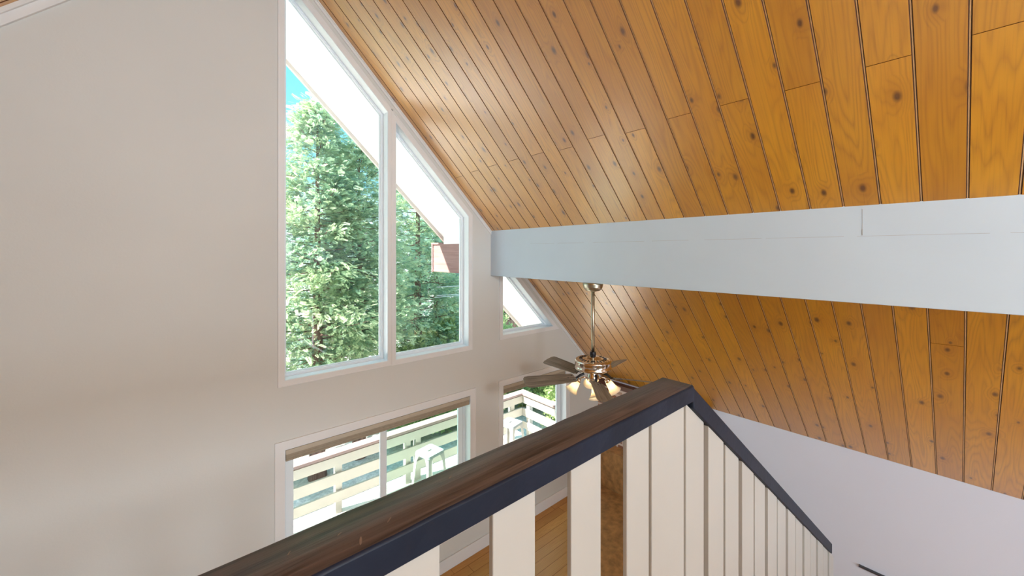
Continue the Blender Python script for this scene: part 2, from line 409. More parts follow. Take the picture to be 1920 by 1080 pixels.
# roof over the room and its white soffit reaching out over the deck
SO = 5.2
def sz(x): return 6.885 - 0.963*x if x > RX else 6.885 - 0.963*(2*RX-x)
bm = bmesh.new()
e = 0.02; T = 0.28; xo = XE+0.7; xi = 2*RX-xo
prism(bm, [[(xi, cz(xi)+e), (RX, RZ+e), (xo, cz(xo)+e), (xo, cz(xo)+T), (RX, RZ+T), (xi, cz(xi)+T)]], YB-0.6, WY+WT, 0)
struct(build('roof', bm, M['roof']), 'grey roof slab above the pine boards', 'roof')
bm = bmesh.new()
prism(bm, [[(xi, sz(xi)), (RX, sz(RX+1e-6)), (xo, sz(xo)), (xo, sz(xo)+0.25), (RX, sz(RX+1e-6)+0.25), (xi, sz(xi)+0.25)]], WY+WT, SO, 0)
so = struct(build('roof_overhang', bm, M['ext_white']), 'white sloping soffit of the roof overhang outside the upper windows', 'roof overhang')
bm = bmesh.new()
d = 0.055
prism(bm, [[(xi, sz(xi)-d), (RX, sz(RX+1e-6)-d), (xo, sz(xo)-d), (xo, sz(xo)+0.27), (RX, sz(RX+1e-6)+0.27), (xi, sz(xi)+0.27)]], SO, SO+0.04, 0)
tag(build('fascia', bm, M['fascia'], so), 'pale pinkish fascia board along the soffit edge')

# beams
BX, BZ, BT = 2.987, 3.361, 0.145
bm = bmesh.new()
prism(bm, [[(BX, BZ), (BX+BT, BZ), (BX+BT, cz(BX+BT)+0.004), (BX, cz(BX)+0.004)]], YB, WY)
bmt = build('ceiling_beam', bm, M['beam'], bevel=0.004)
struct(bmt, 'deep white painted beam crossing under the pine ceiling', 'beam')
bm = bmesh.new()
y = -0.6
while y < 2.9:                                 # hairline seam, broken in places
    l = rnd.uniform(0.25, 0.7)
    box(bm, BX-0.0008, BX+0.001, y, y+l, BZ+0.388, BZ+0.3892); y += l + rnd.uniform(0.02, 0.12)
box(bm, BX-0.0008, BX+0.001, 0.36, 0.362, BZ+0.392, cz(BX)-0.02); box(bm, BX-0.0012, BX+0.001, 0.359, 0.3625, BZ+0.395, BZ+0.43)
tag(build('seam', bm, M['crack'], bmt), 'thin grey hairline seam in the beam paint')
bm = bmesh.new(); box(bm, BX, BX+BT, WY+WT, 5.29, BZ+0.0, 3.775)
xb = struct(build('exterior_beam', bm, M['ext_brown']), 'reddish brown beam end outside, under the white soffit', 'beam')
bm = bmesh.new(); box(bm, BX-0.012, BX+BT+0.012, 5.29, 5.33, BZ-0.005, 3.79); box(bm, BX-0.015, BX+BT+0.015, 4.99, 5.33, 3.775, 3.80)
build('end_cap', bm, M['ext_brown'], xb)
bm = bmesh.new(); prism(bm, [[(BX+0.002, 3.775), (BX+BT-0.002, 3.775), (BX+BT-0.002, sz(BX+BT)), (BX+0.002, sz(BX))]], WY+WT, 4.99)
tag(build('blocking', bm, M['ext_white'], xb), 'white painted blocking above the brown beam')

# mouldings along the rakes, baseboards
def rake(name, side, w, d, mat, label):
    bm = bmesh.new()
    def x(s): return RX + side*s
    a, b = 0.0, XE-RX
    prism(bm, [[(x(a), RZ), (x(b), ZE), (x(b), ZE-w*1.42), (x(a), RZ-w*1.42)]], WY-d, WY+0.002)
    prism(bm, [[(x(a), RZ), (x(b), ZE), (x(b), ZE-w*0.5), (x(a), RZ-w*0.5)]], WY-d*1.8, WY-d+0.001)
    struct(build(name, bm, mat, bevel=0.003), label, 'trim')
rake('trim_1', 1, 0.035, 0.012, M['trim'], 'narrow pale moulding where the gable wall meets the right pine slope')
rake('trim_2', -1, 0.075, 0.022, M['trim'], 'white moulding along the left pine slope in the top left corner')
def base_run(name, label, x0, x1, y0, y1):
    bm = bmesh.new(); box(bm, x0, x1, y0, y1, 0, 0.145)
    struct(build(name, bm, M['trim'], bevel=0.004), label, 'baseboard')
base_run('baseboard_front', 'white baseboard along the foot of the gable wall', XL, XE, WY-0.016, WY)
base_run('baseboard_right', 'white baseboard along the foot of the knee wall', XE-0.016, XE, YB, 2.1)

# lower floor boards along X
bm_rows = []
y = YB; i = 0
while y < WY:
    bks = [XL]; x = XL + rnd.uniform(0.3, 1.5)
    while x < XE: bks.append(x); x += rnd.uniform(0.9, 1.8)
    bks.append(XE); bm_rows.append((y, min(y+0.125, WY), bks)); y += 0.125
bm, quad = boards('floor', bm_rows, lambda u, v, n: (u, v, n), None, gap=0.0015, bev=0.0008, depth=0.004)
quad([(XL, YB, -0.004), (XE, YB, -0.004), (XE, WY, -0.004), (XL, WY, -0.004)], 1)
me = bpy.data.meshes.new('floor'); bm.to_mesh(me); bm.free()
struct(link('floor', me, [M['floor'], M['groove']]), 'golden wood board floor of the lower room', 'floor')

# loft floor and stairs (below the frame; they carry the railing)
bm = bmesh.new(); box(bm, XL, 1.60, YB, 0.86, LOFT-0.22, LOFT-0.012)
box(bm, XL, 1.60, YB, 0.72, LOFT-0.012, LOFT)
struct(build('loft_floor', bm, M['carpet']), 'carpeted loft floor the viewer stands on', 'floor')
SS = 0.734
bm = bmesh.new(); n = 12; rise = LOFT/(n); run = rise/SS
for k in range(n-1):
    z = LOFT - rise*(k+1); x = 1.60 + run*k
    box(bm, x-0.02, x+run, -0.30, 0.70, z-0.04, z); box(bm, x, x+0.02, -0.30, 0.70, z, z+rise-0.04)
prism(bm, [[(1.6, LOFT), (1.6, LOFT-0.3), (1.6+(LOFT-0.3)/SS, 0.0), (1.6+LOFT/SS, 0.0)]], 0.702, 0.86)
struct(build('stairs', bm, M['floor']), 'stairs descending from the loft beside the white stair railing', 'stairs')

# ---------------------------------------------------------------- windows
def window(name, poly, label, sashes=None, cw=0.05):
    x = sum(p[0] for p in poly)/len(poly); z = min(p[1] for p in poly)
    r = struct(empty(name, (0, WY, 0)), label, 'window')
    bm = bmesh.new(); ring(bm, poly, -cw, 0.001, -0.011, 0.002); ring(bm, poly, -cw, 0.010-cw, -0.015, -0.010)
    build('casing', bm, M['trim'], r, bevel=0.002)
    bm = bmesh.new(); ring(bm, poly, 0.0, 0.006, -0.008, WT)
    build('jamb_liner', bm, M['frame'], r)
    bm = bmesh.new(); ring(bm, poly, 0.006, 0.030, 0.105, 0.155); ring(bm, poly, 0.030, 0.038, 0.125, 0.150)
    build('window_frame', bm, M['frame'], r, bevel=0.002)
    if not sashes:
        bm = bmesh.new(); prism(bm, [inset(poly, 0.030)], 0.135, 0.139)
        build('glass_pane', bm, M['glass'], r)
    else:
        for (x0, x1, yy, mat, lab) in sashes:
            q = [(x0, poly[0][1]+0.032), (x1, poly[0][1]+0.032), (x1, poly[2][1]-0.032), (x0, poly[2][1]-0.032)]
            bm = bmesh.new(); ring(bm, q, 0.0, 0.065, yy, yy+0.026)
            s = build('sash', bm, M['frame'], r, bevel=0.003)
            bm = bmesh.new(); prism(bm, [inset(q, 0.062)], yy+0.010, yy+0.014)
            g = build('glass_pane', bm, mat, s)
            if lab: g['label'] = lab
    return r
window('window_1', w1, 'tall upper window with slanted top beside the blank wall, trees outside')
window('window_2', w2, 'shorter slant-topped upper window with the brown beam end outside')
window('window_3', w3, 'small triangular window tucked beneath the white beam')
window('window_4', w4, 'wide two-pane slider window below the tall windows, stool and railing outside',
       [(0.735, 1.665, 0.085, M['glass'], None), (1.62, 2.645, 0.118, M['glass_green'], 'green tinted pane')], cw=0.075)
window('window_5', w5, 'lower window behind the ceiling fan, deck corner outside',
       [(3.20, 4.38, 0.100, M['glass'], None)], cw=0.07)

def blind(name, x0, x1, z1, label):
    r = empty(name, (x0, WY, z1), label, 'blind', 'taupe window blinds')
    w = x1-x0
    bm = bmesh.new(); box(bm, 0.0, w, -0.012, 0.050, -0.040, 0.0)
    build('headrail', bm, M['blind_rail'], r, bevel=0.004)
    bm = bmesh.new()
    for i in range(4): box(bm, 0.005, w-0.005, 0.0+0.002*(i % 2), 0.042-0.002*(i % 2), -0.040-0.011*(i+1), -0.040-0.011*i-0.0005)
    build('pleated_shade', bm, M['blind'], r)
    bm = bmesh.new(); box(bm, 0.002, w-0.002, 0.0, 0.044, -0.103, -0.0845)
    build('bottom_rail', bm, M['blind'], r, bevel=0.004)
    return r
blind('window_blind', 0.720, 2.664, 1.926, 'taupe pleated blind raised to the top of the wide slider window')
blind('window_blind', 3.190, 4.400, 1.926, 'taupe pleated blind raised in the window behind the ceiling fan')

# ---------------------------------------------------------------- guardrail and stair railing
CT, CB = 3.107, 3.042
gr = empty('loft_guardrail', (0, 0.78, LOFT), 'loft guardrail with worn dark brown cap and wide cream boards', 'railing')
def wobble_cap():
    bm = bmesh.new()
    xs = [-2.6 + 0.07*i for i in range(61)]; xs = [x for x in xs if x < 1.60] + [1.612]
    prof = [(0.714, CB-LOFT), (0.714, CT-0.006-LOFT), (0.720, CT-LOFT), (0.848, CT-LOFT), (0.855, CT-0.007-LOFT), (0.855, CB-LOFT)]
    rows = []
    r2 = random.Random(3)
    for x in xs:
        w = [r2.uniform(-0.0016, 0.0016) for _ in range(3)]
        rows.append([bm.verts.new((x, p[0]-0.78 + (w[0] if i in (1, 2) else w[1] if i in (3, 4) else 0), p[1] + (w[2]*0.6 if i in (1, 2, 3, 4) else 0))) for i, p in enumerate(prof)])
    for a, b in zip(rows, rows[1:]):
        for i in range(6):
            f = bm.faces.new((a[i], a[(i+1) % 6], b[(i+1) % 6], b[i])); f.material_index = 0 if i == 2 else 1
            f.smooth = i in (1, 2, 3)
    for r in (rows[0], rows[-1]): bm.faces.new(r).material_index = 1
    return bm
cap = tag(build('rail_cap', wobble_cap(), [M['cap'], M['capside']], gr), 'worn dark brown top, dark painted edge with blue daylight in its colour')
bm = bmesh.new()
for x, y, a, l in ((0.505, 0.812, 0.5, 0.018), (0.80, 0.802, -0.4, 0.016), (0.155, 0.80, 0.9, 0.014), (0.265, 0.745, 1.2, 0.03), (1.12, 0.79, 0.2, 0.012), (0.33, 0.765, 0.7, 0.022), (0.24, 0.79, 0.5, 0.015)):
    bm = bmesh.new()
    m_ = Matrix.Translation((x, y-0.78, CT-LOFT+0.0006)) @ Matrix.Rotation(a, 4, 'Z')
    lathe(bm, [(0.0001, 0.0), (l*0.5, 0.0003), (l*0.55, 0.0)], 12, m_ @ Matrix.Diagonal((0.7, 0.14, 1, 1)))
    tag(build('dent', bm, M['nail'], cap), 'pale chip in the cap')
xr = 1.299
xs = []
for k in range(12): xs.append(xr - 0.289*k)
for k, x in enumerate(xs):
    bm = bmesh.new(); box(bm, x-0.143, x, -0.044, -0.027, 0.0, CB-LOFT)
    build('baluster', bm, M['bal'], gr, bevel=0.003)
bm = bmesh.new(); box(bm, 1.318, 1.572, -0.045, -0.020, 0.0, CB-LOFT)
tag(build('corner_post', bm, M['bal'], gr, bevel=0.004), 'wider cream corner board')

sr = empty('stair_railing', (1.6, 0.78, LOFT), 'stair railing with dark rail sloping down over cream boards to the right', 'railing')
def rz(x): return CT - SS*(x-1.6) - LOFT         # top of the sloping rail, local z
bm = bmesh.new()
x1 = 4.30
prism(bm, [[(0.012, rz(1.612)-0.088), (x1-1.6, rz(x1)-0.088), (x1-1.6, rz(x1)), (0.012, rz(1.612)+0.002)]], -0.066, 0.075)
tag(build('handrail', bm, M['capside'], sr, bevel=0.005), 'dark painted sloping rail with blue daylight in its colour')
bm = bmesh.new()
prism(bm, [[(0.013, rz(1.613)-0.124), (x1-1.6-0.1, rz(x1-0.1)-0.124), (x1-1.6-0.1, rz(x1-0.1)-0.0885), (0.013, rz(1.613)-0.0885)]], -0.006, 0.04)
build('under_rail', bm, M['trim'], sr)
k = 0; x = 1.5740
while x < 4.3:
    bm = bmesh.new(); xl, xh = x, x+0.168
    prism(bm, [[(xl-1.6, max(rz(xl)-0.92, -LOFT)), (xh-1.6, max(rz(xh)-0.92, -LOFT)), (xh-1.6, rz(xh)-0.0890), (xl-1.6, rz(xl)-0.0890)]], -0.052 - 0.005*(k % 2), -0.012)
    build('baluster', bm, M['bal'], sr, bevel=0.003)
    x += 0.205; k += 1
bm = bmesh.new(); box(bm, 4.22-1.6, 4.30-1.6, -0.03, 0.05, -LOFT, rz(4.30)-0.09)
build('newel_post', bm, M['bal'], sr, bevel=0.004)

# dark strip low on the knee wall, brick wall panel and hearth pad
bm = bmesh.new(); box(bm, XE-0.03, XE, -1.6, 0.66, 0.462, 0.478)
struct(build('trim_3', bm, M['ledge'], bevel=0.002), 'thin dark ledge low on the white knee wall at bottom right', 'trim')
hr = empty('brick_wall_panel', (XE, 2.9, 0), 'red brown brick wall panel under the pine slope behind the fan', 'brick panel')
bm = bmesh.new(); uvl = bm.loops.layers.uv.new('UVMap')
box(bm, -0.06, 0.0, -0.75, 0.95-0.002, 0.62, ZE-0.09)
for f in bm.faces:
    for l in f.loops: l[uvl].uv = (l.vert.co.y + l.vert.co.x, l.vert.co.z)
build('brick_face', bm, M['brick'], hr)
bm = bmesh.new(); box(bm, -0.11, 0.0, -0.80, 0.948, ZE-0.09, ZE-0.015)
tag(build('cap_board', bm, M['dark_wood'], hr, bevel=0.004), 'dark red brown board along the top')
bm = bmesh.new()
prism(bm, [[(3.42, 1.9), (5.19, 1.9), (5.19, 3.83), (4.75, 3.83), (3.42, 2.75)]], 0.0, 0.045, axes='XY')
box(bm, 4.98, XE-0.001, 2.1, 3.83, 0.0452, 0.62)
tag(build('hearth_pad', bm, M['hearth'], bevel=0.006), 'low brown hearth pad on the floor in the corner, seen between railing boards', 'hearth')

# ---------------------------------------------------------------- ceiling fan
FX, FY = BX+BT/2, 2.325
fan = empty('ceiling_fan', (FX, FY, BZ), 'nickel ceiling fan with five weathered blades and lit bell shades under the beam', 'ceiling fan')
bm = bmesh.new(); lathe(bm, [(0.001, 0.0), (0.096, 0.0), (0.098, -0.018), (0.092, -0.034), (0.093, -0.040), (0.084, -0.060), (0.062, -0.078), (0.022, -0.086), (0.001, -0.086)], 40)
build('canopy', bm, M['brushed'], fan, smooth=True)
ZM = 2.612 - BZ                                  # top rim of the motor, local z
bm = bmesh.new(); tube(bm, [(0, 0, -0.085), (0, 0, ZM+0.05)], 0.0165, 16)
build('downrod', bm, M['brushed'], fan, smooth=True)
bm = bmesh.new(); lathe(bm, [(0.001, ZM+0.078), (0.026, ZM+0.078), (0.03, ZM+0.06), (0.026, ZM+0.03), (0.001, ZM+0.03)], 20); box(bm, -0.034, 0.034, -0.008, 0.008, ZM+0.045, ZM+0.062)
build('rod_coupling', bm, M['black_metal'], fan)
bm = bmesh.new(); lathe(bm, [(0.001, ZM+0.034), (0.06, ZM+0.032), (0.075, ZM+0.018), (0.10, ZM+0.013), (0.16, ZM+0.006), (0.172, ZM-0.001), (0.177, ZM-0.012), (0.172, ZM-0.018), (0.174, ZM-0.062), (0.178, ZM-0.068), (0.176, ZM-0.080), (0.15, ZM-0.094), (0.09, ZM-0.10), (0.001, ZM-0.10)], 56)
mo = build('motor_housing', bm, M['chrome'], fan, smooth=True)
bm = bmesh.new()
for k in range(24):
    m_ = Matrix.Rotation(2*math.pi*k/24, 4, 'Z') @ Matrix.Translation((0.118, 0, ZM+0.0125)) @ Matrix.Rotation(R(6.5), 4, 'Y')
    box(bm, -0.016, 0.016, -0.004, 0.004, -0.002, 0.0015, rot=m_)
tag(build('vent_slots', bm, M['black_metal'], mo), 'dark vent slots on top of the motor')
ZB = 2.455 - BZ
for k in range(5):
    a = R(11 + 72*k)
    m_ = Matrix.Rotation(a, 4, 'Z') @ Matrix.Translation((0, 0, ZB)) @ Matrix.Rotation(R(-16.5), 4, 'X')
    bm = bmesh.new()
    pts = [(0.20, -0.064), (0.64, -0.086), (0.675, -0.081), (0.695, -0.055), (0.700, 0.0), (0.695, 0.055), (0.675, 0.081), (0.64, 0.086), (0.20, 0.064), (0.19, 0.04), (0.19, -0.04)]
    prism(bm, [pts], -0.004, 0.004, axes='XY')
    b = build('blade', bm, M['blade'], fan, bevel=0.0015); b.matrix_local = m_
    bm = bmesh.new()
    prism(bm, [[(0.185, -0.045), (0.205, -0.052), (0.235, -0.040), (0.275, -0.018), (0.285, 0.0), (0.275, 0.018), (0.235, 0.040), (0.205, 0.052), (0.185, 0.045), (0.195, 0.0)]], -0.010, -0.004, axes='XY')
    tube(bm, [(0.10, 0, 0.035), (0.14, 0, 0.020), (0.17, 0, -0.002), (0.21, 0, -0.010)], [0.013, 0.012, 0.011, 0.009], 10)
    for sx, sy in ((0.215, -0.03), (0.215, 0.03), (0.262, 0)): lathe(bm, [(0.001, 0.008), (0.005, 0.007), (0.007, 0.004)], 10, Matrix.Translation((sx, sy, 0)))
    c = build('blade_bracket', bm, M['black_metal'], fan, bevel=0.001); c.matrix_local = m_
bm = bmesh.new(); lathe(bm, [(0.001, ZM-0.098), (0.040, ZM-0.10), (0.046, ZM-0.13), (0.052, ZM-0.15), (0.060, ZM-0.165), (0.060, ZM-0.195), (0.048, ZM-0.215), (0.02, ZM-0.23), (0.001, ZM-0.232)], 32)
build('switch_housing', bm, M['chrome'], fan, smooth=True)
for k, ad in enumerate((136, 225, 316, 46)):
    a = R(ad)
    m_ = Matrix.Rotation(a, 4, 'Z')
    bm = bmesh.new(); tube(bm, [(0.05, 0, ZM-0.180), (0.085, 0, ZM-0.172), (0.115, 0, ZM-0.178), (0.135, 0, ZM-0.195)], 0.008, 10)
    arm = build('lamp_arm', bm, M['chrome'], fan, smooth=True); arm.matrix_local = m_
    # local frame of the shade: axis tilted 32 degrees outward from straight down
    ms = m_ @ Matrix.Translation((0.135, 0, ZM-0.193)) @ Matrix.Rotation(R(180-34), 4, 'Y')
    bm = bmesh.new(); lathe(bm, [(0.001, -0.012), (0.018, -0.010), (0.026, 0.0), (0.027, 0.022), (0.024, 0.024)], 24)
    so_ = build('lamp_socket', bm, M['chrome'], arm, smooth=True); so_.matrix_local = m_.inverted() @ ms
    bm = bmesh.new(); lathe(bm, [(0.022, 0.018), (0.030, 0.026), (0.034, 0.050), (0.038, 0.080), (0.047, 0.108), (0.062, 0.130), (0.066, 0.136), (0.063, 0.134), (0.045, 0.108), (0.0355, 0.080), (0.0315, 0.050), (0.027, 0.028), (0.020, 0.021)], 32)
    sh = build('lamp_shade', bm, M['shade'], fan, smooth=True); sh.matrix_local = ms
    bm = bmesh.new(); lathe(bm, [(0.001, 0.03), (0.010, 0.032), (0.012, 0.050), (0.020, 0.072), (0.023, 0.085), (0.019, 0.10), (0.008, 0.108), (0.001, 0.109)], 20)
    bl = build('bulb', bm, M['bulb'], sh, smooth=True)
bm = bmesh.new(); tube(bm, [(-0.03, -0.035, ZM-0.21), (-0.032, -0.04, ZM-0.33)], 0.0018, 6)
pc = build('pull_chain', bm, M['brushed'], fan)
bm = bmesh.new(); lathe(bm, [(0.001, 0.0), (0.004, -0.004), (0.009, -0.018), (0.011, -0.032), (0.006, -0.046), (0.001, -0.05)], 14, Matrix.Translation((-0.032, -0.04, ZM-0.33)))
build('chain_finial', bm, M['black_metal'], pc, smooth=True)

# ---------------------------------------------------------------- outside: ground, deck, railing, stools
GZ = -0.9
bm = bmesh.new()
def gz(x, y):
    return GZ + 0.10*math.sin(x*0.7+1)*math.cos(y*0.5) + max(0, y-11)*0.06
N = 48
gv = [[bm.verts.new((-14+44*i/N, WY+WT+0.02+36*j/N, gz(-14+44*i/N, WY+WT+36*j/N))) for j in range(N+1)] for i in range(N+1)]
for i in range(N):
    for j in range(N): bm.faces.new((gv[i][j], gv[i+1][j], gv[i+1][j+1], gv[i][j+1]))
struct(build('ground', bm, M['ground'], smooth=True), 'pale sunlit gravel ground dappled by tree shade beyond the deck', 'ground')
DZ = -0.03; DY = 5.70; DXR = 5.22
bm = bmesh.new()
y = WY+WT+0.01
while y < DY+0.16:
    box(bm, -4.0, DXR+0.10, y, y+0.135, DZ-0.035, DZ); y += 0.141
struct(build('deck_floor', bm, M['deck'], bevel=0.003), 'sunlit pale deck boards outside the lower windows', 'deck')
for px in (-1.0, 1.5, 4.0):
    pass
def fence_boards(): return ((0.655, 0.790), (0.400, 0.550), (0.155, 0.292))
fr = empty('deck_railing', (0, DY, DZ), 'cream deck railing of three horizontal boards facing the lower windows', 'railing')
for z0, z1 in fence_boards():
    bm = bmesh.new(); box(bm, -3.9, DXR, 0.0, 0.036, z0-DZ, z1-DZ)
    build('rail_board', bm, M['deck_rail'], fr, bevel=0.003)
bm = bmesh.new(); box(bm, -3.95, DXR+0.14, -0.03, 0.13, 0.815-DZ, 0.855-DZ)
tag(build('rail_cap', bm, M['deck_cap'], fr, bevel=0.003), 'pinkish flat cap board')
for px in (-1.6, -0.45, 0.62, 1.735, 2.79, 2.965, 4.05, 5.0):
    bm = bmesh.new(); box(bm, px-0.045, px+0.045, 0.0365, 0.1265, -0.2, 0.814-DZ)
    build('post', bm, M['deck_rail'], fr, bevel=0.003)
fs = empty('deck_railing', (DXR, 5.0, DZ), 'cream deck side railing running back toward the house from the deck corner', 'railing')
for z0, z1 in fence_boards():
    bm = bmesh.new(); box(bm, 0.001, 0.037, -0.95, 0.698, z0-DZ, z1-DZ)
    build('rail_board', bm, M['deck_rail'], fs, bevel=0.003)
bm = bmesh.new(); box(bm, -0.03, 0.13, -0.95, 0.668, 0.815-DZ, 0.855-DZ)
tag(build('rail_cap', bm, M['deck_cap'], fs, bevel=0.003), 'pinkish flat cap board')
for py in (-0.85, 0.58):
    bm = bmesh.new(); box(bm, 0.038, 0.128, py-0.045, py+0.045, -0.2, 0.814-DZ)
    build('post', bm, M['deck_rail'], fs, bevel=0.003)

def rounded(w, r, n=5):
    pts = []
    for cx, cy, a0 in ((w-r, w-r, 0), (-w+r, w-r, 90), (-w+r, -w+r, 180), (w-r, -w+r, 270)):
        for i in range(n+1):
            a = R(a0 + 90*i/n); pts.append((cx+r*math.cos(a), cy+r*math.sin(a)))
    return pts
def stool(loc, rot, label):
    H = 0.755
    s = empty('metal_stool', loc, label, 'stool', 'white metal stools on the deck', rot)
    bm = bmesh.new()
    hole = [(x*1.0, y) for x, y in [(0.028*math.cos(R(a)) + (0.014 if math.cos(R(a)) > 0 else -0.014), 0.014*math.sin(R(a))) for a in range(0, 360, 30)]]
    prism(bm, [rounded(0.152, 0.035), hole], H-0.006, H, axes='XY')
    a, b = rounded(0.152, 0.035), rounded(0.160, 0.037)
    A = [bm.verts.new((x, y, H-0.001)) for x, y in a]; B = [bm.verts.new((x, y, H-0.035)) for x, y in b]
    for i in range(len(a)):
        j = (i+1) % len(a); bm.faces.new((A[i], A[j], B[j], B[i]))
    build('seat', bm, M['stool'], s)
    for sx in (-1, 1):
        for sy in (-1, 1):
            bm = bmesh.new()
            top, bot = 0.146, 0.205
            # folded sheet leg: an L section, wide at the top and narrow at the foot
            def sec(z, c, w):
                return [(sx*c, sy*c, z), (sx*(c-w), sy*c, z), (sx*(c-w), sy*(c-0.006), z), (sx*(c-0.006), sy*(c-0.006), z), (sx*(c-0.006), sy*(c-w), z), (sx*c, sy*(c-w), z)]
            rows = [[bm.verts.new(p) for p in sec(z, c, w)] for z, c, w in ((H-0.012, top, 0.11), (H-0.07, top+0.005, 0.068), (H-0.13, top+0.012, 0.052), (0.0, bot, 0.028))]
            for p, q in zip(rows, rows[1:]):
                for i in range(6): bm.faces.new((p[i], p[(i+1) % 6], q[(i+1) % 6], q[i]))
            bm.faces.new(rows[0]); bm.faces.new(rows[-1])
            build('leg', bm, M['stool_leg'], s)
    bm = bmesh.new(); c = 0.188
    for p, q in (((-c, -c), (c, -c)), ((c, -c), (c, c)), ((c, c), (-c, c)), ((-c, c), (-c, -c))):
        tube(bm, [(p[0], p[1], 0.22), (q[0], q[1], 0.22)], 0.006, 6)
    build('foot_rail', bm, M['stool_leg'], s)
    return s
stool((2.83, 5.12, DZ), R(12), 'white metal stool on the deck seen through the wide slider window')
stool((4.36, 5.06, DZ), R(14), 'white metal stool near the deck corner seen through the window behind the fan')

# ---------------------------------------------------------------- trees
def spray_proto(kind):
    """flat fan of leaflets along +x, unit length: list of quads (4x3)"""
    q = []
    if kind == 'cedar':
        for i, x in enumerate(np.linspace(0.12, 0.86, 6)):
            for s in (-1, 1):
                L = 0.34*(1.05-x*0.55); w = 0.050
                d = np.array([0.72, s*0.70, -0.10]); n = np.array([-0.70*s, 0.72, 0])*w*s
                b = np.array([x, 0, -0.10*x*x]); t = b + d*L; m = b + d*L*0.55
                q.append([b, m-n, t, m+n])
        b = np.array([0.7, 0, -0.05]); q.append([b, b+[0.14, 0.05, -0.02], b+[0.32, 0, -0.07], b+[0.14, -0.05, -0.02]])
    elif kind == 'pine':
        for i in range(13):
            a = i*2.4; x = 0.3 + 0.05*i; d = np.array([0.8, 0.6*math.cos(a), 0.6*math.sin(a)]); d /= np.linalg.norm(d)
            n = np.cross(d, [0.3, 0.2, 1]); n *= 0.022/np.linalg.norm(n)
            b = np.array([x*0.6, 0, 0]); q.append([b-n, b+n, b+d*0.45+n*0.3, b+d*0.45-n*0.3])
    else:
        for i in range(9):
            a = i*2.4; d = np.array([0.55, 0.85*math.cos(a), 0.85*math.sin(a)*0.6+0.2]); d /= np.linalg.norm(d)
            n = np.cross(d, [0.2, 0.1, 1]); n *= 0.11/np.linalg.norm(n)
            b = np.array([0.09*i, 0, 0]); q.append([b, b+d*0.17+n, b+d*0.36, b+d*0.17-n])
    return np.array(q)
PROTO = {k: spray_proto(k) for k in ('cedar', 'pine', 'leaf')}

def foliage_mesh(name, P, D, S, tint, kind, rng):
    n = len(P); pr = PROTO[kind]; nq = len(pr)
    D = D/np.linalg.norm(D, axis=1, keepdims=True)
    up = np.tile([0, 0, 1.0], (n, 1)) + rng.normal(0, 0.8, (n, 3))
    Y = np.cross(up, D); Y /= np.linalg.norm(Y, axis=1, keepdims=True); Z = np.cross(D, Y)
    pv = pr.reshape(-1, 3)
    V = P[:, None, :] + S[:, None, None]*(pv[None, :, 0:1]*D[:, None, :] + pv[None, :, 1:2]*Y[:, None, :] + pv[None, :, 2:3]*Z[:, None, :])
    V = V.reshape(-1, 3); nv = len(V); nf = n*nq
    me = bpy.data.meshes.new(name)
    me.vertices.add(nv); me.vertices.foreach_set('co', V.astype(np.float32).ravel())
    me.loops.add(nv); me.loops.foreach_set('vertex_index', np.arange(nv, dtype=np.int32))
    me.polygons.add(nf); me.polygons.foreach_set('loop_start', np.arange(0, nv, 4, dtype=np.int32)); me.polygons.foreach_set('loop_total', np.full(nf, 4, dtype=np.int32))
    me.update(calc_edges=True)
    at = me.attributes.new('tint', 'FLOAT', 'POINT')
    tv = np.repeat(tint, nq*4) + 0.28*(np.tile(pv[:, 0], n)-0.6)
    at.data.foreach_set('value', np.clip(tv, 0, 1).astype(np.float32))
    return me

